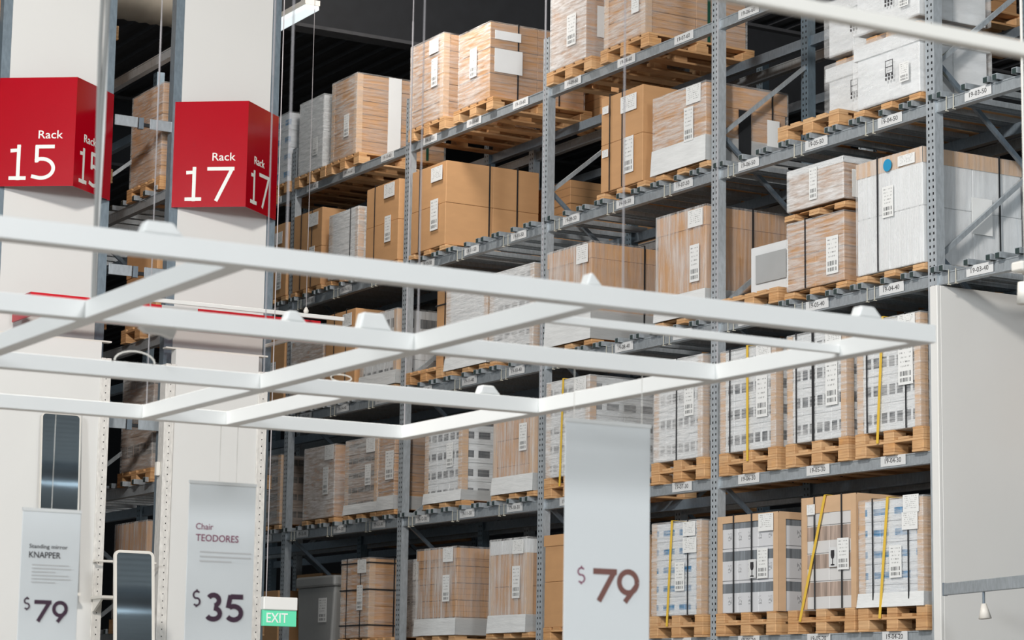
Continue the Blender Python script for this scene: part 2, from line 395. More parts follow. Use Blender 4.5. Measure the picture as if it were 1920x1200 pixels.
# ---------------------------------------------------------------- racks
ZTOP = 8.38
def brace_meshes(depth):
    a = MB().bar((0, .04, 0), (0, depth-.05, .74), .035, .03, (1,0,0)).mesh('brace', M['steel'])
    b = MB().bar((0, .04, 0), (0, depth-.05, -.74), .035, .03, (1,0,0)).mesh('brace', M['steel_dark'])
    return a, b
def make_rack(name, label, origin, frames, beams, depth=1.0, tags=None, bars=(), ties=(), endmat=None, top=ZTOP):
    """origin: front corner on the floor; frames: x of each upright frame; beams: (level, x0, x1)"""
    R = thing(name, label, 'pallet rack', origin)
    lo = min(top, ZTOP)
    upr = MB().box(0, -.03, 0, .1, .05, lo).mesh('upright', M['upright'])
    upb = MB().box(0, -.05, 0, .1, .03, lo).mesh('upright', M['upright_shaded'])
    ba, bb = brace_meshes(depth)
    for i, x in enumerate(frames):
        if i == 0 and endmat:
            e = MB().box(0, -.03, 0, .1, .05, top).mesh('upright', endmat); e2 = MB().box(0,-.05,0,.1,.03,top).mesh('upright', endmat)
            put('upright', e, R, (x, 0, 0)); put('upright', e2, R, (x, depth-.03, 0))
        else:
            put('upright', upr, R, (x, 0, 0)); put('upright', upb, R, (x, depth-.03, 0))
        put('base_plate', cbox('plate', .16, .14, .008, M['steel']), R, (x-.03, -.06, 0))
        z = .97
        while z < lo-.7:
            put('brace', ba, R, (x+.05, 0, z))
            if z > 1: put('brace', bb, R, (x+.05, 0, z))
            z += 1.48
    for lv, x0, x1 in beams:
        z = lv*LV
        k = ('beam', round(x1-x0, 2))
        if k not in CACHE:
            m_ = MB().box(0, -.006, -.05, x1-x0, .044, .042).box(0, -.016, -.05, x1-x0, -.006, -.038).box(0, -.012, .032, x1-x0, -.006, .042)
            CACHE[k] = m_.mesh('beam', M['beam'])
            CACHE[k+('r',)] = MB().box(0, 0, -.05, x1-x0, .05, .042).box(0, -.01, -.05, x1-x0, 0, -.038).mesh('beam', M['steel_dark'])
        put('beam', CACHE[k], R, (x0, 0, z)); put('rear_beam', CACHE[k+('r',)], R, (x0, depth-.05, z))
    if bars:
        k = ('sb', depth)
        if k not in CACHE:
            m_ = MB().box(0, 0, .038, .056, depth+.09, .043).box(0, 0, 0, .005, depth+.09, .038).box(.051, 0, 0, .056, depth+.09, .038)
            CACHE[k] = m_.mesh('support_bar', M['steel'])
            CACHE['plug'] = MB().box(.0052, -.002, -.001, .0508, .02, .0378).mesh('end_plug', M['plug'], .002)
        bl = sorted(bars, key=lambda q: -q[0])
        for q, (x, lv) in enumerate(bl[:100]):
            sb = put('support_bar', CACHE[k], R, (x, -.07, lv*LV+.0425))
            put('end_plug', CACHE['plug'], sb)
        if len(bl) > 100:
            m_ = MB(); pl = MB()
            for x, lv in bl[100:]:
                z = lv*LV+.042; y0 = -.07; y1 = depth+.02
                m_.box(x, y0, z+.038, x+.056, y1, z+.043).box(x, y0, z, x+.005, y1, z+.038).box(x+.051, y0, z, x+.056, y1, z+.038); pl.box(x+.0055, y0-.002, z, x+.0505, y0+.02, z+.0375)
            o = put('support_bar', m_.mesh('support_bars', M['steel']), R); o['kind'] = 'stuff'
            o = put('end_plug', pl.mesh('end_plugs', M['plug']), R); o['kind'] = 'stuff'
    if tags:
        plate = cbox('tag', .29, .003, .078, M['tagplate'])
        for x, lv, s in tags:
            p = put('shelf_tag', plate, R, (x-.145, -.0195, lv*LV-.036))
            text('lettering', s, M['ink'], (.05, -.001, .022), (1,0,0), .19, .036, p, 0, .05)
    for x, lv in ties:
        k = 'tiemesh'
        if k not in CACHE: CACHE[k] = MB().box(-.003, -.022, -.058, .003, -.018, .05).box(-.003, -.03, -.064, .003, .0, -.058).mesh('tie', M['tie'])
        put('cable_tie', CACHE[k], R, (x, 0, lv*LV))
    return R
def slot(n):      # centre x of a numbered slot (04 is the first one left of the right-hand upright)
    n -= 4; return -(n//3)*2.8 - (.45, 1.37, 2.29)[n % 3]
frames19 = [2.8] + [-2.8*k for k in range(6)]
beams19 = [(lv, 0.1, 2.8) for lv in (4, 5, 6)] + [(lv, -2.8*k-2.7, -2.8*k) for k in range(5) for lv in (1, 2, 3, 4, 5, 6)]
tags19 = [(x, lv, '19-%02d-%d0' % (n, lv)) for lv in (2, 3, 4, 5, 6) for n in range(4, 17) for x in (slot(n)+.01,)]
tags19 += [(.55+.02, 5, '19-03-50'), (.56, 4, '19-03-40'), (1.43, 5, '19-02-50'), (.55, 6, '19-03-60')]
bars19, ties19 = [], []
for lv in (3, 4, 5):
    for n in range(1, 17):
        if lv == 3 and n < 10: continue
        s = slot(n) if n >= 4 else (.5, 1.42, 2.34)[3-n]
        for dx in (-.43, -.335, -.06, .18, .28):
            bars19.append((s+dx, lv))
        ties19 += [(s-.28, lv), (s-.20+.01*(n % 3), lv)]
make_rack('pallet_rack', 'tall grey steel pallet rack with shelf tags numbered 19, filling the right side', (0,0,0), frames19, beams19, 1.0, tags19, bars19, ties19)
# rack standing back to back behind it
make_rack('pallet_rack', 'dim pallet rack standing back to back behind the numbered front rack', (0.35, 1.30, 0), [-2.8*k for k in range(7)],
          [(lv, -2.8*k+.1, -2.8*k+2.8) for k in range(1, 7) for lv in (2, 3, 4, 5, 6)], 1.0)
R17 = make_rack('pallet_rack', 'pallet rack with tall white end panel, right of the dark gap', (-6.1, -3.60, 0), [0, -2.8, -5.6, -8.4],
          [(lv, -2.8*k-2.7, -2.8*k) for k in range(3) for lv in (1, 2, 3, 4, 5, 6)], 1.0, None,
          [(-2.8*k-.17-.27*j, lv) for k in range(2) for j in range(10) for lv in (2, 3, 5)], (), M['endpost'], 9.3)
R15 = make_rack('pallet_rack', 'leftmost pallet rack, its tall white end panel cut by the left edge', (-6.1, -5.19, 0), [0, -2.8, -5.6],
          [(lv, -2.8*k-2.7, -2.8*k) for k in range(2) for lv in (1, 2, 3, 4, 5, 6)], 1.0, None, (), (), M['endpost'], 9.3)
for RR, y0 in ((R17, 0), (R15, 0)):
    put('end_panel', MB().box(.07, .052, 2.0, .098, .918, 9.3).mesh('end_panel', M['white'], .003), RR)
# row spacers between racks 15 and 17, in two halves
for z, w in ((7.115, 'upper'), (5.78, 'middle'), (4.44, 'lower')):
    t = thing('row_spacer', {'upper': 'grey row spacer plates between racks 15 and 17, level with the red signs', 'middle': 'grey row spacer plates in the gap below the red rack signs', 'lower': 'pale row spacer plates low in the gap beside the black shelf'}[w], 'bracket', (-6.0, -4.16, z))
    put('spacer_plate', cbox('plate', .012, .215, .095, M['steel'], .003), t, (-.02, -.005, -.047))
    put('spacer_plate', cbox('plate', .012, .215, .095, M['steel'], .003), t, (-.02, .255+.08-.01, -.047))
    put('back_bar', cbox('bbar', .03, .56, .03, M['void']), t, (-.055, 0, -.025))  # bar coloured black so it sinks into the dark of the gap
    put('centre_post', cbox('cpost', .04, .045, .10, M['steel_dark']), t, (-.06, .225, -.05))  # post coloured dark in place of the shade in the gap

NUM = {'1': lambda k: [[(.005*k, .0185), (.155*k, .0185)], [(.085*k, 0), (.085*k, .31)], [(.012*k, .258), (.082*k, .262), (.088*k, .30)]],
       '7': lambda k: [[(0, .2915), (.245*k, .2915)], [(.222*k, .285), (.085*k, 0)]],
       '5': lambda k: [[(.195*k, .2915), (.028*k, .2915)], [(.042*k, .30), (.042*k, .155)], [(x*k, y) for x, y in [(.03, .165)]+arc(.085, .102, .105, .0835, 100, -112, 24)+[(.0, .035)]]]}
# red rack signs
def rack_sign(num, yl, ya, yr, z0, z1, lab):
    s = thing('rack_sign', lab, 'sign', (-6.0, (yl+yr)/2, z0)); yc = (yl+yr)/2
    A = Vector((.012, yl-yc, 0)); B = Vector((.41, ya-yc, 0)); C_ = Vector((.012, yr-yc, 0)); H = z1-z0; t = .006
    def panel(p, q):
        d_ = (q-p).normalized(); n_ = d_.cross(Vector((0,0,1)))
        return MB().poly([p, q, q+Vector((0,0,H)), p+Vector((0,0,H))], -n_*t)
    mL = panel(A, B).mesh('face', M['red']); mR = panel(B, C_).mesh('face', M['red'])
    fl = put('face_panel', mL, s); fr = put('face_panel', mR, s)
    put('fixing_strip', MB().box(0, yl-yc, 0, .012, yl-yc+.03, H).box(0, yr-yc-.03, 0, .012, yr-yc, H).mesh('strip', M['red']), s)
    for p, q, par in ((A, B, fl), (B, C_, fr)):
        d_ = q-p; ln = d_.length; n_ = d_.normalized().cross(Vector((0,0,1)))
        o1 = p+d_*(.53 if par is fl else .24)+n_*.001; o1.z = H*.435
        text('word', 'Rack', M['exitwhite'], o1, d_, ln*(.315 if par is fl else .33), H*.075, par, .004)
        for body, a_ in ((num[0], .108), (num[1], .31)):
            kx = 1 if par is fl else .86
            o2 = p+d_.normalized()*(a_*kx if par is fl else a_*kx-.01)+n_*.001; o2.z = H*.055
            put_glyph('numeral', glyph(NUM[body](kx), .032, M['exitwhite']), o2, d_, par)
    # screws
    return s
rack_sign('15', -5.224, -4.675, -4.19, 6.378, 7.33, 'red folded sign reading Rack 15 on the left white panel')
rack_sign('17', -3.61, -3.077, -2.60, 6.386, 7.345, 'red folded sign reading Rack 17 on the right white panel')

# ---------------------------------------------------------------- pallets
def pallet_meshes(kind, w):
    k = ('pal', kind, w)
    if k in CACHE: return CACHE[k]
    D_ = 1.16
    ds = .018
    if kind == 'slim': hb, ht, ds = .047, .004, .004
    else: hb, ht = .085, .022
    deck = MB()
    for j in range(3): deck.box(0, j*(D_-.1)/2+(.03 if kind == 'slim' else 0), hb, w, j*(D_-.1)/2+.1, hb+ds)
    for i in range(5):
        x = i*(w-.12)/4; deck.box(x, .03 if kind == 'slim' else 0, hb+ds+.0005, x+.12, D_, hb+ds+ht)
    bw = .13
    block = MB().box(0, 0, .018, bw, .14, hb).mesh('block', M['wood'], .004)
    run = MB().box(0, 0, 0, bw, D_, .0178).mesh('bottom_board', M['wood'])
    ub = MB().box(0, 0, 0, .12, .12, .045).mesh('upper_block', M['wood'], .003) if kind == 'double' else None
    ud = None
    if kind == 'double':
        ud = MB()
        for i in range(3): ud.box(i*(w-.12)/2, .0, .0452, i*(w-.12)/2+.12, D_, .058)
        ud = ud.mesh('upper_deck', M['wood'])
    CACHE[k] = (deck.mesh('deck', M['wood'], .002), block, run, ub, ud, bw, hb, hb+ds+ht); return CACHE[k]
def pallet(x0, y0, z, w, kind, label, group=None):
    P = thing('wooden_pallet', label, 'pallet', (x0, y0, z), 0, group)
    deck, block, run, ub, ud, bw, hb, top = pallet_meshes(kind, round(w, 2)); w = round(w, 2)
    put('deck', deck, P)
    for i in range(3):
        x = i*(w-bw)/2
        put('bottom_board', run, P, (x, 0, 0))
        for j in range(3): put('block', block, P, (x, j*(1.16-.14)/2, 0))
    if kind == 'double':
        for i in range(3):
            for j in range(2): put('upper_block', ub, P, (i*(w-.12)/2, j*1.04, top))
        put('upper_deck', ud, P, (0, 0, top)); top += .058
    return top

# ---------------------------------------------------------------- loads
PRINTS = {}
def load(label, X0, X1, zb, H, mat, n=(2, 2, 2), y0=-.05, D=1.1, film=None, lid=0, lidmat=None, corners=False, straps=(), ystraps=(), hstraps=(), gstraps=(),
         skirt=0, sheets=(), tags=(), name='carton_stack', cat='carton stack', cap=None, group=None, fragile=None, lean=0, sidepatch=None):
    w = X1-X0; nx, ny, nz = n
    Rt = thing(name, label, cat, (X0, y0, zb), 0, group)
    if lean: Rt.rotation_euler = (0, lean, 0)
    body_h = H-(.012 if lid else 0)
    cw, cd, ch = w/nx, D/ny, body_h/nz; g = .0025
    me = cbox('carton', cw-g, cd-g, ch-g, mat, .004)
    rr = random.Random(label)
    for k in range(nz):
        for i in range(nx):
            for j in range(ny):
                if 0 < i < nx-1 and 0 < j < ny-1: continue
                put('carton', me, Rt, (i*cw+rr.uniform(0, g), j*cd+rr.uniform(-.002, .003), k*ch))
    e = .008 if name != 'lidded_crate' else .02
    if lid:
        put('lid', MB().box(-e, -e, H-lid, w+e, 0, H).box(-e, D, H-lid, w+e, D+e, H).box(-e, 0, H-lid, 0, D, H).box(w, 0, H-lid, w+e, D, H).box(0, 0, H-.009, w, D, H).mesh('lid', lidmat or M['kraft']), Rt)
        e += .008
    if cap:
        put('top_sheet', MB().box(-.004, -.004, H+.001, w+.004, D+.004, H+.008).box(-.006, -.006, H-cap, w+.006, -.002, H+.008).box(w+.002, -.006, H-cap, w+.006, D, H+.008).mesh('top_sheet', lidmat or M['kraftedge']), Rt)
        e = max(e, .010)
    if corners:
        for xx, s in ((0, 1), (w, -1)):
            a = MB().box(xx-.004*s if s > 0 else xx-.065, -.0065, 0, xx+.065 if s > 0 else xx+.004, -.002, H).box(min(xx-.0065*s, xx-.0015*s), -.0065, 0, max(xx-.0065*s, xx-.0015*s), .065, H)
            put('corner_board', a.mesh('corner_board', M['kraftedge']), Rt)
        e = max(e, .010)
    if skirt:
        sk = .010; q = e+.004
        m_ = MB().poly([(-q-sk, -q-sk, -.006), (w+q+sk, -q-sk, -.006), (w+q, -q, skirt), (-q, -q, skirt)], (0, .003, 0))
        m_.poly([(w+q+sk, -q-sk, -.006), (w+q+sk, D, -.006), (w+q, D, skirt), (w+q, -q, skirt)], (-.003, 0, 0))
        m_.poly([(-q-sk, -q-sk, -.006), (-q-sk, D, -.006), (-q, D, skirt), (-q, -q, skirt)], (.003, 0, 0))
        put('wrap_skirt', m_.mesh('skirt', M['skirt']), Rt)
    if film:
        q = e+.003
        m_ = MB().box(-q, -q, 0, w+q, D+q, H+q); put('stretch_wrap', m_.mesh('film', M[film], .012, 2), Rt); e = q
    f = e+.003
    for fx, mt_, wd in [(s, M['strap'], .014) for s in straps] + [(s, M['gstrap'], .03) for s in gstraps]:
        x = fx*w
        if mt_ is M['gstrap'] or fx < 0:      # strap down the right-hand side
            y = abs(fx)*D; x = w
            put('strap', MB().box(x+f, y, -.03, x+f+.004, y+wd, H+f).box(x-.3, y, H+f, x+f+.004, y+wd, H+f+.004).mesh('strap', mt_), Rt)
        else:
            put('strap', MB().box(x, -f-.003, 0, x+wd, -f, H+f+.003).box(x, -f, H+f, x+wd, D+f, H+f+.003).mesh('strap', mt_), Rt)
    for zf in hstraps:
        z = zf*H
        put('strap', MB().box(-f, -f-.003, z, w+f, -f, z+.014).box(w+f, -f-.003, z, w+f+.003, D, z+.014).mesh('strap', M['strap']), Rt)
    for a, b2 in ystraps:
        put('yellow_strap', MB().bar((a*w, -f-.006, H+f), (b2*w, -f-.006, -.09), .004, .026, (1,0,0)).box(a*w-.013, -f-.008, H+f, a*w+.013, D, H+f+.004).mesh('strap', M['ystrap']), Rt)
    ff = f+.006
    for (x, z, sw, sh) in sheets: put('printed_sheet', cbox('sheet', sw, .002, sh, M['sheet']), Rt, (x*w, -ff, z*H))
    for (x, z, sw, sh) in tags: put('shipping_label', cbox('lab', sw, .002, sh, M['tag']), Rt, (x*w, -ff, z*H))
    if sidepatch:
        for (y, z, sd, sh, mk) in sidepatch: put('side_panel', MB().box(0, 0, 0, .003, sd, sh).mesh('side', M[mk]), Rt, (w+ff-.004, y*D, z*H))
    if fragile:
        x, z = fragile; s = .09
        put('fragile_label', cbox('flab', .10, .002, .15, M['tagplate']), Rt, (x*w-.05, -ff-.001, z*H-.01))
        pr = [(0, .0), (.022, .002), (.024, .008), (.004, .012), (.004, .05), (.016, .06), (.022, .08), (.020, .118), (0, .118)]
        lp = [(a, 0, c) for a, c in pr] + [(-a, 0, c) for a, c in pr[-2:0:-1]]
        gm = MB().poly(lp, (0, -.002, 0)).mesh('glass', M['ink']); put('glass_symbol', gm, Rt, (x*w, -ff-.002, z*H))
    return Rt
BT = .042; BB = .085            # beam top, bar top above the level line
def ld(lv, n_lab, desc, X0, X1, H, mat, pk='slim', rel=None, pname=None, px=None, **kw):
    """a load on its own pallet. pk: pallet kind"""
    base = lv*LV + (BB if pk in ('slim', 'onbar') else BT) + .0005
    kind = {'slim': 'slim', 'onbar': 'full', 'full': 'full', 'double': 'double'}[pk]
    pw = .80 if px is None else px[1]-px[0]
    cx = (X0+X1)/2; p0 = cx-pw/2 if px is None else px[0]
    bay = None
    for k in range(-1, 6):           # keep the pallet between the uprights of its bay
        if -2.8*k-2.7 <= cx <= -2.8*k: bay = (-2.8*k-2.7, -2.8*k)
    if bay:
        p0 = min(max(p0, bay[0]+.01), bay[1]-pw-.01)
        w = X1-X0; mg = .048 if kw.get('skirt') else .022
        if X1 > bay[1]-mg: X1 = bay[1]-mg; X0 = max(X1-w, bay[0]+mg)
        if X0 < bay[0]+mg: X0 = bay[0]+mg; X1 = max(X1, X0+w*.9)
    top = pallet(p0, -.06, base, pw, kind, 'wooden pallet under the ' + (pname or desc.split(', cut by')[0].split(', beside the upright')[0].split(', right of')[0].split(', beside the white')[0].replace('on a pallet ','').replace(' behind an empty pallet end, level 40',' at tag 19-12-40').replace(' set back on its pallet, tag','at tag').replace('load with a round blue sticker','load')))
    return load(desc, X0, X1, base+top+.001, H, mat, **kw)
K = M['kraft']; W_ = M['white_card']
# --- level 60
ld(6, 16, 'shrink-wrapped carton load with blue striped side, half hidden at tag 19-16-60', -11.98, -11.27, .82, M['blue'], 'full', n=(2,2,4), film='film_h', pname='half-hidden blue striped load above tag 19-16-60')
ld(6, 15, 'white cartons in glossy film above tag 19-15-60', -10.98, -10.36, .84, W_, 'full', n=(2,2,2), film='film_x', tags=[(.62,.2,.12,.2)])
ld(6, 14, 'brown layered carton stack with one white band above tag 19-14-60', -10.14, -9.53, .90, M['kraftline'], 'full', n=(1,2,6), film='film_h', corners=True, gstraps=(.78,), sidepatch=[(.34, 0, .16, .90, 'white_card')], tags=[(.55,.25,.12,.25)])
ld(6, 12, 'tall wrapped brown stack with dark film top above tag 19-12-60', -8.27, -7.56, .89, M['kraftline'], 'full', n=(1,2,5), film='film_h', corners=True, tags=[(.68,.4,.13,.3)], sheets=[(.6,.8,.2,.15)])
ld(6, 11, 'brown carton stack with black straps and white patches above tag 19-11-60', -7.23, -6.60, .78, M['kraftline'], 'full', n=(1,2,3), film='film_d', straps=(-.28, -.72), sidepatch=[(.04, .35, .32, .24, 'white_card'), (.04, .78, .30, .09, 'white_card')], tags=[(.4,.35,.14,.3)])
ld(6, 9, 'white wrapped stack on a pallet above tag 19-09-60, cut by the top edge', -5.43, -4.80, .86, K, 'full', n=(1,2,3), film='film_x', sidepatch=[(.10, .25, .3, .3, 'white_card')], straps=(-.45,), tags=[(.5,.2,.16,.3)])
ld(6, 8, 'brown wrapped stack with green strap above tag 19-08-60, cut by the top edge', -4.47, -3.80, .88, M['kraftline'], 'full', n=(1,2,4), film='film_d', corners=True, gstraps=(.6,), sheets=[(.7,.25,.12,.2)])
# --- level 50
cl = dict(n=(1,1,2))
ld(5, 16, 'narrow brown carton stack beside the Rack 17 post, above tag 19-16-50', -11.98, -11.25, .86, K, n=(1,2,2), tags=[(.7,.1,.12,.25)], sheets=[(.6,.72,.2,.14)])
ld(5, 15, 'plain brown cartons two high with black straps above tag 19-15-50', -11.07, -10.34, .88, K, n=(1,2,2), straps=(.3,.68), sheets=[(.58,.78,.24,.15)], tags=[(.62,.22,.14,.26)])
ld(5, 14, 'white film-wrapped cartons above tag 19-14-50', -10.12, -9.42, .72, W_, n=(1,2,4), film='film_x', straps=(.75,), corners=True, cap=.1, lidmat=W_)
ld(5, 13, 'plain brown cartons two high beside the upright, above tag 19-13-50', -9.24, -8.49, .87, K, n=(1,2,2), straps=(.28,), sheets=[(.58,.8,.24,.15)], tags=[(.62,.25,.14,.28)])
ld(5, 12, 'large brown cartons two high with long shaded side above tag 19-12-50', -8.2, -7.46, .87, K, n=(1,2,2), straps=(.25,-.45,-.75), sheets=[(.6,.78,.24,.15)], tags=[(.6,.2,.16,.32)])
ld(5, 8, 'plain brown cartons two high with two black straps above tag 19-08-50', -4.52, -3.83, .88, K, n=(1,2,2), straps=(.22,.52), sheets=[(.50,.76,.26,.15),(.06,.82,.1,.07),(.06,.36,.1,.07)], tags=[(.58,.12,.16,.33)])
ld(5, 7, 'lidded brown box with white film around its foot above tag 19-07-50', -3.60, -2.81, .68, K, n=(1,1,1), D=.84, lid=.19, film='film_d', skirt=.22, straps=(-.80,), sheets=[(.66,.77,.22,.16)], tags=[(.62,.30,.14,.30)],
   sidepatch=[(.38,.04,.13,.45,'void'),(.74,.10,.13,.36,'tag')], name='lidded_box', cat='box')  # black strip stands in for a gap in the box side
top = pallet(-1.82, -.06, 5*LV+BB+.0005, .80, 'full', 'orange-toned pallet sticking out left under the two white crates, tag 19-05-50')
def crate(desc, X0, X1, zb, H, y0, D=1.0, **kw):
    c = load(desc, X0, X1, zb, H, W_, n=(2,2,1), y0=y0, D=D, lid=.11, lidmat=W_, name='lidded_crate', cat='crate', **kw)
    w = X1-X0
    s = MB()
    for a, b, c2, d2 in ((0,.05,.09,.055),(0,.10,.09,.105),(0,.15,.09,.155),(0,.05,.005,.155),(.085,.05,.09,.155),(.0,.03,.018,.048),(.036,.03,.054,.048),(.072,.03,.09,.048),(.0,.0,.015,.02),(.037,0,.052,.02),(.074,0,.089,.02)):
        s.box(a, -.002, b, c2, 0, d2)
    put('handling_symbol', s.mesh('symbol', M['ink']), c, (.52*w, -.040, .30*H))
    put('shipping_label', cbox('lab', .11, .002, .15, M['tag']), c, (.74*w, -.040, .20*H))
    return c
z5 = 5*LV+BB
crate('white film-wrapped crate with handling symbol, lower left of the four', -1.50, -.86, z5+top+.0015, .46, .22, film='film_c')
pallet(-1.46, .26, z5+top+.0015+.46+.021, .56, 'slim', 'slim pallet between the left pair of white crates')
crate('white crate stacked on the lower left crate, cut by the top edge', -1.50, -.86, z5+top+.0015+.46+.021+.071, .46, .22, film='film_c')
t2 = pallet(-.83, -.06, z5+.0005, .80, 'slim', 'pallet under the right-hand white crates above tag 19-04-50')
crate('large white wrapped crate beside the upright, lower of the right pair', -.79, -.04, z5+t2+.0015, .50, -.05, .66, film='film_c')
pallet(-.72, -.02, z5+t2+.0015+.50+.021, .62, 'slim', 'slim pallet between the right pair of white crates')
c = crate('large white crate on top beside the upright, with yellow side strap', -.79, -.04, z5+t2+.0015+.50+.021+.071, .47, -.05, .66, film='film_c')
put('yellow_strap', MB().box(.79, .14, -.62, .796, .175, .50).mesh('strap', M['ystrap']), c)
# --- level 40
ld(4, 16, 'brown carton stack at the far left of level 40, beside the white display wall', -11.98, -11.14, .86, K, n=(1,2,2), tags=[(.6,.3,.14,.3)])
ld(4, 15, 'film-wrapped brown load above tag 19-15-40', -11.03, -10.2, .72, K, n=(2,2,2), film='film_x')
ld(4, 14, 'brown cartons two high above tag 19-14-40, behind the white frame', -10.15, -9.43, .92, K, n=(1,2,2), straps=(.3,.7), sheets=[(.6,.8,.22,.14)])
ld(4, 13, 'wrapped crate with pale slatted front above tag 19-13-40', -9.28, -8.46, .78, M['sq'], n=(3,2,3), film='film_v', skirt=.14, corners=True)
ld(4, 12, 'narrow brown box with black straps behind an empty pallet end, level 40', -7.95, -7.42, .84, K, 'onbar', n=(1,2,1), straps=(.35,.7), hstraps=(.2,.8), y0=.14, D=.9, px=(-8.25,-7.45))
ld(4, 11, 'white cartons in thick creased film above tag 19-11-40', -7.38, -6.56, .84, W_, n=(3,2,6), film='film_x', corners=True, skirt=.12)
ld(4, 10, 'pale grey cartons in creased film above tag 19-10-40', -6.50, -5.68, .84, M['sq'], n=(3,2,6), film='film_x', corners=True)
ld(4, 9, 'lidded brown box with ribbed film front above tag 19-09-40', -5.42, -4.66, .88, K, n=(1,1,1), lid=.14, film='film_v', skirt=.26, straps=(-.5,), sheets=[(.7,.80,.2,.17)], name='lidded_box', cat='box')
ld(4, 7, 'tall lidded brown box with ribbed film, beside the upright at tag 19-07-40', -3.56, -2.83, .91, K, n=(1,1,1), lid=.16, film='film_v', skirt=.2, straps=(-.42,-.8), sheets=[(.68,.82,.22,.15)], tags=[(.72,.30,.14,.32)], name='lidded_box', cat='box')
ld(4, 6, 'low white box with grey printed patch set back on its pallet, tag 19-06-40', -2.50, -1.82, .44, W_, 'onbar', n=(1,1,1), y0=.16, D=.92, px=(-2.62,-1.82), name='flat_box', cat='box', sheets=(), tags=[(.84,.45,.06,.22)], fragile=None)
pch = MB().box(0,0,0,.42,.002,.24).mesh('patch', M['grey_card'])
put('printed_patch', pch, [o for o in bpy.data.objects if o.get('label', '').startswith('low white box')][0], (.09, -.013, .12))
ld(4, 5, 'brown cartons in creased film above tag 19-05-40, lower of two', -1.70, -.97, .55, M['kraftline'], n=(2,2,2), film='film_d', straps=(.33,), tags=[(.72,.12,.15,.30)])
zq = 4*LV+BB+.0005+.070+.001+.55+.012
pallet(-1.73, -.06, zq, .78, 'slim', 'thin pallet between the two film-wrapped brown loads above tag 19-05-40')
load('brown cartons in torn film on the upper pallet above tag 19-05-40', -1.69, -.97, zq+.071, .33, M['kraftline'], n=(2,2,1), film='film_x', cap=.04, lidmat=W_, tags=[(.42,.15,.10,.26)], sidepatch=[(.06,.05,.16,.22,'tag')])
c = ld(4, 4, 'big ribbed white carton load with a round blue sticker above tag 19-04-40', -.80, -.02, .87, W_, n=(2,2,2), D=.97, film='film_v', cap=.11, corners=False, straps=(.33,-.75), sheets=[(.66,.88,.2,.08)], tags=[(.42,.46,.13,.24)], sidepatch=[(.47,.30,.2,.28,'tag')])
put('blue_sticker', MB().tube([(.40,-.030,.80),(.40,-.026,.80)], .048, 20).mesh('dot', M['bluedot']), c)
# --- level 30
ld(3, 16, 'wrapped dark striped load at the far left of level 30', -11.98, -11.22, .78, M['brownsq'], n=(2,2,4), film='film_d', corners=True)
ld(3, 15, 'brown load under dull grey film above tag 19-15-30', -10.60, -9.84, .78, M['kraft'], n=(1,2,2), film='film_x', straps=(), sheets=[(.7,.8,.22,.16)], tags=[(.66,.32,.13,.30)])
ld(3, 14, 'brown cartons with dark printed windows above tag 19-14-30', -9.57, -8.83, .78, M['brownsq'], n=(1,2,5), film='film_h', corners=True, skirt=.1, sheets=[(.68,.8,.2,.15)], tags=[(.66,.36,.13,.22)], px=(-9.60,-8.84))
ld(3, 13, 'brown thin layered cartons beside the upright, above tag 19-13-30', -8.77, -8.42, .76, M['kraftline'], 'slim', n=(1,2,8), film='film_h', skirt=.14, px=(-8.82,-8.42), tags=[(.5,.4,.18,.3)])
ld(3, 12, 'white cartons with dark printed windows above tag 19-12-30', -7.77, -7.02, .74, M['sq'], n=(3,3,4), film='film_h', corners=True, skirt=.1, tags=[(.62,.45,.13,.24)])
ld(3, 10, 'brown cartons with white film foot above tag 19-10-30', -6.39, -5.65, .76, K, n=(4,2,3), film='film_v', skirt=.16, corners=True, tags=[(.68,.50,.14,.26)])
ld(3, 9, 'white wrapped cartons with yellow strap above tag 19-09-30', -5.41, -4.67, .88, M['sq'], 'double', n=(3,3,5), film='film_x', corners=True, ystraps=[(.42,.36)], sheets=[(.68,.84,.2,.14)])
ld(3, 7, 'film-covered white cartons with black strap left of the upright, tag 19-07-30', -3.61, -2.89, .86, M['sq'], 'double', n=(4,3,4), film='film_x', corners=True, straps=(.48,), tags=[(.66,.42,.14,.28)])
ld(3, 6, 'white cartons with grey windows and yellow strap above tag 19-06-30', -2.62, -1.86, .84, M['sq'], 'double', n=(4,3,4), film='film_h', corners=True, straps=(.18,-.3), ystraps=[(.52,.52)], sheets=[(.68,.86,.2,.12)], tags=[(.68,.30,.15,.34)])
ld(3, 5, 'white cartons with grey windows and thick black strap above tag 19-05-30', -1.70, -.95, .86, M['sq'], 'double', n=(4,3,4), film='film_h', corners=True, straps=(.16,.44,.46,-.3), sheets=[(.68,.86,.2,.12)], tags=[(.68,.30,.15,.34)])
ld(3, 4, 'white cartons with grey windows and slanted yellow strap above tag 19-04-30', -.81, -.07, .85, M['sq'], 'double', n=(4,3,4), film='film_h', corners=True, straps=(.16,.78), ystraps=[(.44,.34)], sheets=[(.68,.86,.2,.12)], tags=[(.68,.38,.17,.30)])
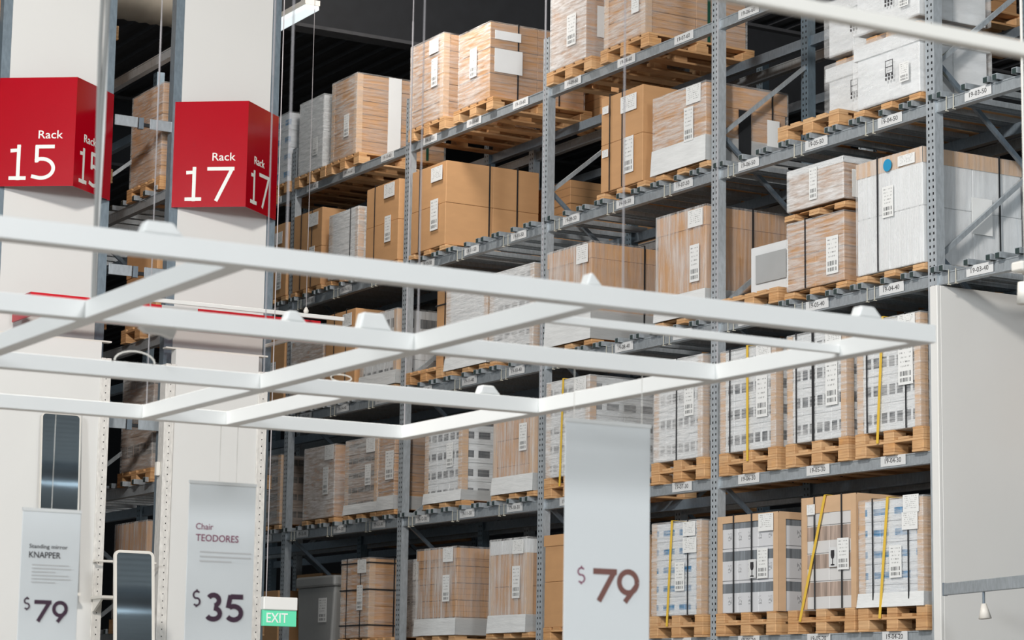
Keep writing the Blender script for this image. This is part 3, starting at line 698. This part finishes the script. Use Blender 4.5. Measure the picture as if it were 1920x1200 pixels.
# --- level 20
load('brown carton load standing behind the EXIT sign', -11.9, -11.2, 2*LV+BB+.002, .62, K, n=(1,2,2))
tb = thing('storage_tub', 'grey lidded plastic tub low at left beside the EXIT sign', 'tub', (-10.70, -.05, 2*LV+BT+.001))
m_ = MB().poly([(.05,0,0),(.85,0,0),(.92,0,.66),(0,0,.66)], (0,1.05,0)); put('tub_body', m_.mesh('tub', M['tub'], .02, 2), tb)
put('lid', MB().box(-.02,-.02,.66,.94,1.07,.78).mesh('lid', M['tub'], .025, 2), tb)
put('shipping_label', cbox('lab', .2, .002, .26, M['tag']), tb, (.55, -.006, .28))
ld(2, 13, 'narrow brown stack bound with crossed black straps above tag 19-13-20', -9.60, -8.96, .82, K, 'slim', n=(1,2,5), film='film_d', corners=True, straps=(.22,.72,-.25), hstraps=(.15,.60,.94), sheets=[(.62,.82,.2,.14)], tags=[(.62,.35,.13,.26)], px=(-9.65,-8.95))
ld(2, 12, 'wrapped pale cartons partly behind the upright above tag 19-12-20', -8.93, -8.42, .80, M['sq'], 'slim', n=(2,2,3), film='film_x', corners=True, cap=.1, lidmat=W_, straps=(.3,), px=(-8.90,-8.42), y0=.30, D=.8, sheets=[(.6,.74,.25,.18)])
ld(2, 11, 'wide brown load with flat lid under dull film above tag 19-11-20', -7.89, -7.08, .84, M['kraftline'], 'slim', n=(1,2,5), film='film_v', lid=.10, skirt=.16, straps=(), sheets=[(.70,.84,.2,.14)], tags=[(.70,.38,.14,.26)])
ld(2, 10, 'brown cartons with white top wrap left of the large price banner', -6.41, -5.74, .86, K, 'slim', n=(4,2,2), film='film_v', lid=.13, lidmat=W_, skirt=.16, corners=True, tags=[(.66,.36,.14,.30)], sheets=[(.66,.84,.2,.13)])
ld(2, 9, 'plain brown load just left of the large price banner', -5.42, -4.62, .84, K, 'full', n=(1,2,2), lid=.1, straps=(-.3,))
ld(2, 7, 'blue and white wrapped cartons with knotted yellow strap, right of the price banner', -3.63, -2.90, .78, M['blue'], 'double', n=(3,3,5), film='film_h', corners=True, straps=(.74,), ystraps=[(.44,.34)], sheets=[(.66,.84,.18,.12),(.66,.66,.2,.13)], tags=[(.5,.26,.14,.24)])
ld(2, 6, 'white cartons with broad grey bands and a wine-glass mark, level 20', -2.66, -1.83, .78, M['stripe'], 'double', n=(3,3,3), cap=.05, corners=True, straps=(.27,.57), sheets=[(.70,.82,.2,.14)], tags=[(.68,.34,.14,.24)], fragile=(.60,.36), px=(-2.68,-1.86))
ld(2, 5, 'tall leaning brown-banded carton stack with slanted yellow strap, level 20', -1.52, -.84, .86, M['brownstripe'], 'double', n=(2,2,4), corners=True, cap=.12, straps=(.24,.74), ystraps=[(.46,-.02)], sheets=[(.12,.85,.1,.08)], tags=[(.68,.34,.14,.24)], fragile=(.60,.38), px=(-1.70,-.86))
ld(2, 4, 'blue and white wrapped cartons with yellow strap beside the white wall', -.80, -.06, .79, M['blue'], 'double', n=(3,3,5), film='film_h', corners=True, straps=(.22,.78), ystraps=[(.48,.34)], sheets=[(.72,.86,.18,.13),(.70,.70,.18,.13)], tags=[(.5,.26,.14,.24)], skirt=.1, px=(-.82,-.02))
# --- loads in racks 17 and behind the front rack
def back_load(label, x, y, lv, w, H, mat, group=None, film=None):
    z = lv*LV+.0425
    t = pallet(x, y, z, .8, 'full', ('wooden pallet under the ' + label) if not group else ('shaded wooden pallet on the dim rack behind the numbered one' if 'dim' in group else 'unseen wooden pallet added on the leftmost rack to block light'), None if not group else group.replace('loads', 'pallets'))
    load(label, x+.03, x+.03+w, z+t+.001, H, mat, n=(1,2,3), y0=y+.02, D=1.06, film=film, group=group)
for lv in (2, 3, 4, 5, 6):  # unseen loads added here to keep light out of the gap
    for q in range(2):
        back_load('wrapped brown load on the leftmost rack behind its white panel', -6.98-.92*q, -5.26, lv, .74, .84, K, 'loads on the leftmost rack')
gy = -3.66
back_load('dark layered load in the gap between the red signs', -6.97, gy, 5, .74, .86, M['kraftline'], film='film_h')
back_load('brown load in the gap just below the white frame corner', -6.97, gy, 4, .74, .70, K)
back_load('brown load with printed side in the gap between the display walls', -6.97, gy+.02, 3, .74, .92, M['brownsq'], film='film_d')
back_load('large orange-brown box load low in the gap behind the standing mirror', -6.98, gy, 2, .76, .84, K, film='film_v')
rb = random.Random(3)
for lv in (2, 3, 4, 5, 6):
    for k in range(6):
        for s in range(3):
            if rb.random() < .72 or (k == 0 and lv in (4, 5)): continue
            x = .35-2.8*k+.12+s*.90
            back_load('shaded brown carton load on the dim rack behind the numbered one', x, 1.24, lv, .72, rb.choice((.6, .75, .85)), rb.choice((K, M['kraftline'], W_)), 'loads on the dim rack behind')

# ---------------------------------------------------------------- display walls, header, mirrors
def display_wall(label, y0, y1, lab_parts=True):
    t = thing('display_wall', label, 'display wall', (-5.7, y0, 0)); w = y1-y0
    put('panel', MB().box(-.12, .09, 0, -.012, w-.09, 5.085).mesh('panel', M['white'], .002), t)
    for yy in (0, w-.09):
        put('perforated_post', MB().box(-.13, 0, 0, 0, .0895, 4.95).mesh('post', M['perf'], .004), t, (0, yy, 0))
    put('top_cap', MB().box(-.10, 0, 5.086, -.02, w, 5.10).mesh('cap', M['white_warm']), t)
    return t
dw = display_wall('white display wall under the Rack 15 sign, behind the mirror price sign', -5.42, -4.22)
dw2 = display_wall('white display wall under the Rack 17 sign, behind the chair price sign', -3.72, -2.755)
put('side_bracket', MB().box(-.10, -.035, 3.98, -.05, -.001, 4.10).mesh('br', M['white_warm'], .005), dw2)
hd = thing('header_box', 'long red header box glimpsed between the white frame bars', 'header', (-5.45, -5.05, 5.21))
put('front_board', cbox('hb', .02, 2.67, .20, M['red2']), hd, (-.02, 0, 0))
put('side_board', cbox('hs', .43, .02, .20, M['red2']), hd, (-.45, 0, 0))
put('white_insert', cbox('hi', .004, .33, .202, M['tagplate']), hd, (.0005, 1.165, -.001))
for yy in (.3, 1.3, 2.4):
    put('support_arm', MB().bar((-.02, yy, .02), (-.58, yy, .02), .03, .03).mesh('arm', M['white_warm']), hd)
tr = thing('white_tube', 'thin white tube with a hanging knob above the red header box', 'tube', (-5.25, -4.15, 5.395))
put('tube', MB().box(-.012, 0, 0, .012, 1.90, .035).mesh('tube', M['frame'], .004), tr)
put('knob', MB().tube([(0,1.53,.035),(0,1.53,.06),(0,1.53,.09)], [.02,.024,.008], 10).mesh('knob', M['white_warm'], 0, 1, True), tr)
put('wire', MB().tube([(0,1.53,.09),(0,1.53,5.30)], .003, 6).mesh('wire', M['wire']), tr)

def rounded(w, h, r, n=8):
    pts = []
    for cx, cy, a in ((w-r, h-r, 0), (r, h-r, 90), (r, r, 180), (w-r, r, 270)):
        for i in range(n+1):
            q = math.radians(a+90*i/n); pts.append((cx+r*math.cos(q), cy+r*math.sin(q)))
    return pts
def mirror(label, x, y0, z0, w, h, fr, r, tilt):
    t = thing('mirror', label, 'mirror', (x, y0, z0)); t.rotation_euler = (0, tilt, 0)
    out = rounded(w, h, r); inn = rounded(w-2*fr, h-2*fr, max(r-fr, .01))
    m_ = MB(); bm = m_.bm
    o0 = [bm.verts.new((0, a, b)) for a, b in out]; i0 = [bm.verts.new((0, a+fr, b+fr)) for a, b in inn]
    o1 = [bm.verts.new((-.025, a, b)) for a, b in out]; i1 = [bm.verts.new((-.025, a+fr, b+fr)) for a, b in inn]
    k = len(out)
    for i in range(k):
        j = (i+1) % k
        bm.faces.new((o0[i], o0[j], i0[j], i0[i])); bm.faces.new((o1[i], i1[i], i1[j], o1[j]))
        bm.faces.new((o0[i], o1[i], o1[j], o0[j])); bm.faces.new((i0[i], i0[j], i1[j], i1[i]))
    put('mirror_frame', m_.mesh('frame', M['white_warm']), t)
    put('glass', MB().poly([(-.006, a+fr, b+fr) for a, b in inn], (-.012, 0, 0)).mesh('glass', M['mirror']), t)
    return t
mirror('tall dark mirror with thin white frame hung behind the mirror price sign', -5.555, -4.84, 2.95, .345, 1.49, .010, .04, -.057)
put('mirror_ledge', MB().box(0, .55, 2.92, .16, .95, 2.945).mesh('ledge', M['white_warm']), dw)
mm_ = mirror('white framed standing mirror with rounded corners in the gap at lower left', -4.6, -4.485, 1.66, .345, 1.615, .022, .05, -.108)
pd = thing('podium', 'white display podium below the standing mirror', 'podium', (-4.9, -4.9, 0))
put('body', cbox('podium', .8, 1.3, 1.62, M['white'], .01), pd); put('top', cbox('ptop', .84, 1.34, .035, M['white_warm'], .005), pd, (-.02, -.02, 1.62))
sh = thing('wall_shelf', 'short white shelf with bracket left of the standing mirror', 'shelf', (-5.68, -4.33, 2.88))
put('board', MB().box(0, 0, .02, .28, .24, .045).mesh('board', M['white_warm'], .003), sh)
put('bracket', MB().poly([(0,.02,.02),(.2,.02,.02),(.02,.02,-.08),(0,.02,-.08)], (0,.02,0)).mesh('br', M['white_warm']), sh)
rl = thing('hanging_rail', 'thin white rail across the gap left of the standing mirror', 'rail', (-5.62, -4.33, 3.22))
put('rod', MB().tube([(0,0,0),(0,.55,0)], .011).mesh('rod', M['white_warm']), rl)
put('arm', MB().bar((0,.02,0),(-.07,.02,0), .02, .02).mesh('arm', M['white_warm']), rl)
st = thing('step_stool', 'white stool leg frame just left of the standing mirror', 'stool', (-4.86, -4.42, 1.656))
for a, b in (((0,0,0),(0,.03,1.04)), ((0,.34,0),(0,.31,1.04)), ((-.25+.2,0,0),(0,.03,1.04))):
    put('leg', MB().tube([a, b], .012).mesh('leg', M['white_warm']), st)
put('top_bar', MB().tube([(0,.02,1.04),(0,.32,1.04)], .014).mesh('bar', M['white_warm']), st)

# ---------------------------------------------------------------- price signs
def banner(label, X, y0, y1, ztop, zbot, wires, zw):
    t = thing('price_banner', label, 'price sign', (X, y0, zbot))
    put('sheet', MB().box(-.003, 0, 0, 0, y1-y0, ztop-zbot).mesh('sheet', M['banner'], .001), t)
    put('top_clip', MB().box(-.006, -.002, ztop-zbot-.008, .003, y1-y0+.002, ztop-zbot+.004).mesh('clip', M['white']), t)
    put('bottom_clip', MB().box(-.006, -.002, -.004, .003, y1-y0+.002, .008).mesh('clip', M['white']), t)
    for yy in wires: put('wire', MB().tube([(0, yy, ztop-zbot), (0, yy, zw-zbot)], .0012, 6).mesh('wire', M['white_warm']), t)
    return t
YD = (0, 1, 0)
def fig7(w, h, s): return [[(0, h-s/2), (w*.98, h-s/2)], [(w-s*.55, h-s*.35), (w*.24, 0)]]
def fig9(w, h, s):
    r = w/2; return [arc(r, h-r, r-s/2, r-s/2, 0, 360, 30), [(w-s*.62, h-r*1.25), (w*.36, 0)]]
def fig3(w, h, s):
    r1, r2 = h*.245, h*.29
    return [arc(w*.45, h-r1-s*.0, r1*1.05-s/2+s*.25, r1-s/2+s*.2, 150, -78, 20), arc(w*.45, r2, r2*1.15-s/2+s*.1, r2-s/2, 85, -150, 22)]
def fig5(w, h, s):
    r = h*.33
    return [[(w*.92, h-s/2), (w*.28, h-s/2)], [(w*.28, h-s*.2), (w*.16, h*.50)], arc(w*.46, r, r*1.08-s/2+s*.1, r-s/2, 128, -145, 24)]
def dollar(h, s):
    w = h*.5; q = h*.8; y = h*.1
    return [arc(w/2, y+q*.74, w/2-s/2, q*.25, 40, 250, 14)+arc(w/2, y+q*.26, w/2-s/2, q*.26, 80, -140, 16), [(w/2, 0), (w/2, y)], [(w/2, y+q), (w/2, h)]]
b1 = banner('large tall white price banner reading only $79, hanging at the centre', 7.48, -7.748, -7.435, 2.932, 1.95, (.03, .28), 3.10)
oz = 1.95; oy = -7.748
put_glyph('figure', glyph(fig7(.088, .100, .018), .018, M['ink_brown']), (.001, -7.643-oy, 2.378-oz), YD, b1)
put_glyph('figure', glyph(fig9(.082, .102, .017), .017, M['ink_brown']), (.001, -7.556-oy, 2.378-oz), YD, b1)
put_glyph('currency_sign', glyph(dollar(.056, .0045), .0045, M['ink_red']), (.001, -7.700-oy, 2.427-oz), YD, b1)
b2 = banner('chair price sign reading $35 hanging before the display wall', 5.33, -8.085, -7.812, 2.875, 1.9, (.12, .19), 3.10)
oz = 1.9; oy = -8.085
text('word', 'Chair', M['ink_red'], (.001, -8.054-oy, 2.696-oz), YD, .070, .023, b2, 0, .12)
text('word', 'TEODORES', M['ink_red'], (.001, -8.053-oy, 2.652-oz), YD, .174, .026, b2, .004, .12)
for q in range(3): put('small_print', MB().box(0, 0, 0, .001, (.21, .21, .13)[q], .005).mesh('line', M['ink_grey']), b2, (.001, -8.035-oy, 2.610-.017*q-oz))
put_glyph('currency_sign', glyph(dollar(.066, .007), .007, M['ink_plum']), (.001, -8.058-oy, 2.405-oz), YD, b2)
put_glyph('figure', glyph(fig3(.078, .105, .019), .019, M['ink_plum']), (.001, -8.008-oy, 2.353-oz), YD, b2)
put_glyph('figure', glyph(fig5(.080, .105, .019), .019, M['ink_plum']), (.001, -7.926-oy, 2.353-oz), YD, b2)
b3 = banner('price sign for the standing mirror reading $79 at lower left', 5.33, -8.730, -8.508, 2.738, 1.9, (.108, .208), 3.10)
oz = 1.9; oy = -8.730
text('word', 'Standing mirror', M['ink_grey'] if False else M['ink'], (.001, -8.700-oy, 2.592-oz), YD, .145, .019, b3, 0, .12)
text('word', 'KNAPPER', M['ink'], (.001, -8.700-oy, 2.562-oz), YD, .119, .022, b3, .004, .12)
for q in range(6): put('small_print', MB().box(0, 0, 0, .001, (.14, .15, .09)[q % 3], .0035).mesh('line', M['ink_grey']), b3, (.001, -8.688-oy, 2.535-.0125*q-oz))
put_glyph('currency_sign', glyph(dollar(.048, .0055), .0055, M['ink_plum']), (.001, -8.712-oy, 2.372-oz), YD, b3)
put_glyph('figure', glyph(fig7(.066, .077, .0145), .0145, M['ink_plum']), (.001, -8.672-oy, 2.333-oz), YD, b3)
put_glyph('figure', glyph(fig9(.060, .077, .0135), .0135, M['ink_plum']), (.001, -8.604-oy, 2.333-oz), YD, b3)
# exit sign
ex = thing('exit_sign', 'green and white EXIT sign hanging beside the chair price sign', 'exit sign', (-2.0, -4.42, 2.60))
put('housing', MB().box(-.06, 0, .112, .0, .265, .205).mesh('housing', M['white'], .006), ex)
put('sign_plate', MB().box(-.05, .005, 0, -.012, .262, .112).mesh('plate', M['green'], .002), ex)
text('lettering', 'EXIT', M['exitwhite'], (-.011, .028, .024), YD, .165, .068, ex, .01, .3)
put('drop_rod', MB().tube([(-.03,.03,.2),(-.03,.03,8.1)], .004).mesh('rod', M['wire']), ex)

# ---------------------------------------------------------------- white hanging lattice
LX_ = (8.50, 7.48, 6.38, 5.33); CY = (-7.18, -8.27, -9.30); ZF = 3.12; T = .052
gr = thing('ceiling_frame', 'large white square-tube lattice frame hanging across the picture', 'hanging frame', (8.5, -8.2, ZF))
ox, oy = 8.5, -8.2
for i, x in enumerate(LX_):
    put('long_bar', MB().box(-T/2, -12.2-oy, -T/2, T/2, CY[0]+T/2-oy, T/2).mesh('bar', M['frame'], .002), gr, (x-ox, 0, 0))
def cross(y, x0, x1, z=0): 
    put('cross_bar', MB().box(x0-ox, -T/2, -T/2+.0005, x1-ox, T/2, T/2-.0005).mesh('bar', M['frame'], .002), gr, (0, y-oy, z))
for i in range(3):
    a, b = LX_[i+1]+T/2, LX_[i]-T/2
    cross(CY[0], a, b)
    cross(CY[1], a, b)
    cross(CY[2], a, b)
put('cross_bar', MB().box(LX_[3]+T/2-ox, -T/2, -T/2+.0005, LX_[2]-T/2-ox, T/2, T/2-.0005).mesh('bar', M['frame'], .002), gr, (0, -7.93-oy, 0))
put('thin_rail', MB().box(-.011, CY[1]+T/2-oy, -.012, .011, CY[0]-T/2-oy, .012).mesh('rail', M['frame'], .002), gr, (8.14-ox, 0, -.004))
def driver(x, y, l=.12, w=.04, h=.032, rot=0):
    o = put('lamp_driver', MB().poly([(0,-l/2,0),(0,l/2,0),(0,l/2-.03,h),(0,-l/2+.012,h)], (w,0,0)).mesh('driver', M['frame'], .006, 2), gr, (x-w/2-ox, y-oy, T/2+.0005), (rot, 0, 0)); return o
driver(8.5, -9.51, .11); driver(7.48, -8.42, .11, .04, .05); driver(6.38, -7.40, .09); driver(8.5, -7.385, .09); driver(7.48, -8.68, .07); driver(8.5, -8.30, .05)
put('cable_loop', MB().tube([(6.42-ox, -8.79+.07*math.cos(math.pi*i/10)*-1-oy+.04, T/2+.035*math.sin(math.pi*i/10)) for i in range(11)], .003, 6).mesh('loop', M['white_warm']), gr)
put('cable_loop', MB().tube([(6.38-ox, -7.98+.04*math.cos(2*math.pi*i/12)-oy, T/2+.014+.012*math.sin(2*math.pi*i/12)) for i in range(13)], .002, 6).mesh('loop', M['white_warm']), gr)
put('droop_cover', MB().poly([(0,0,-.02),(0,.11,-.02),(0,.10,-.045),(0,.07,-.036),(0,.02,-.034)], (.03,0,0)).mesh('cover', M['frame']), gr, (7.40-ox, -9.13-oy, 0))
for x, y in ((7.48, CY[1]), (7.48, CY[0]), (6.38, CY[0]), (5.33, CY[0]), (6.38, CY[1]), (5.33, CY[1]), (8.5, -8.20), (8.5, -9.18)):
    w_ = put('suspension_wire', MB().tube([(0,0,T/2),(0,0,7.55)], .0021, 6).mesh('wire', M['wire']), gr, (x-ox, y-oy, 0))
    put('wire_joint', MB().tube([(0,0,1.05+.4*random.random()),(0,0,1.13+.4*random.random()+.35)], .0032, 6).mesh('j', M['wire']), w_)
for dx, dy, ph in ((0, 0, 0), (.012, .006, 2), (-.008, .012, 4)):
    put('power_cable', MB().tube([(7.48-ox+dx+.006*math.sin(i*.9+ph), CY[2]-oy+dy+.006*math.cos(i*1.1+ph), T/2+i*.25) for i in range(31)], .0065, 6).mesh('cable', M['cable'] if ph != 4 else M['frame']), gr)
# loose nearer bar at the upper right
nb = thing('ceiling_bar', 'blurred white bar crossing the upper right corner', 'bar', (10.94, -9.6, ZF))
put('bar', MB().box(-.012, -3, -.012, .012, 2.6, .012).mesh('bar', M['white_warm'], .002), nb)
put('end_cap', MB().box(-.013, 2.6, -.013, .013, 2.61, .013).mesh('cap', M['white_warm']), nb)
for yy in (-1.8, 1.5): put('suspension_wire', MB().tube([(0, yy, .012), (0, yy, 7.55)], .002, 6).mesh('w', M['wire']), nb)

# ---------------------------------------------------------------- lamps, ducts
def batten(label, x0, x1, y, z):
    t = thing('strip_lamp', label, 'lamp', (x0, y, z))
    put('housing', MB().box(0, -.09, .05, x1-x0, .09, .11).mesh('h', M['white_warm'], .004), t)
    put('tube', MB().box(.01, -.085, 0, x1-x0-.01, .085, .05).mesh('t', M['lamp'], .01), t)
    put('drop_rod', MB().tube([(.3,0,.11),(.3,0,10.7-z)], .006).box(x1-x0-.3, -.006, .11, x1-x0-.288, .006, 10.7-z).mesh('r', M['wire']), t)
batten('lit strip lamp above the aisle, right of the Rack 17 panel', -12.2, -9.55, -.61, 9.55)
def duct(label, a, b, r, mat):
    t = thing('air_duct', label, 'duct', a); d_ = Vector(b)-Vector(a); n = int(d_.length/.12); pts, rs = [], []
    for i in range(n+1):
        pts += [d_*(i/n), d_*((i+.35)/n)] if i < n else [d_]
        rs += [r, r*1.035] if i < n else [r]
    put('duct_tube', MB().tube(pts, rs, 24).mesh('duct', M[mat], 0, 1, True), t)
    hs = MB()
    for f in (.2, .8):
        q = d_*f; hs.tube([q+Vector((0,0,r)), q+Vector((0,0,10.7-a[2]))], .008, 6)
    put('hanger', hs.mesh('hanger', M['wire']), t)
duct('foil-lagged duct under the roof at the top of the gap between the racks', (-9.0, -6.5, 9.35), (-9.0, -1.6, 9.35), .40, 'lagging')
duct('long spiral duct in the hall, seen reflected in the mirrors', (19.5, -6.0, 9.3), (19.5, 22.0, 9.3), .23, 'duct')
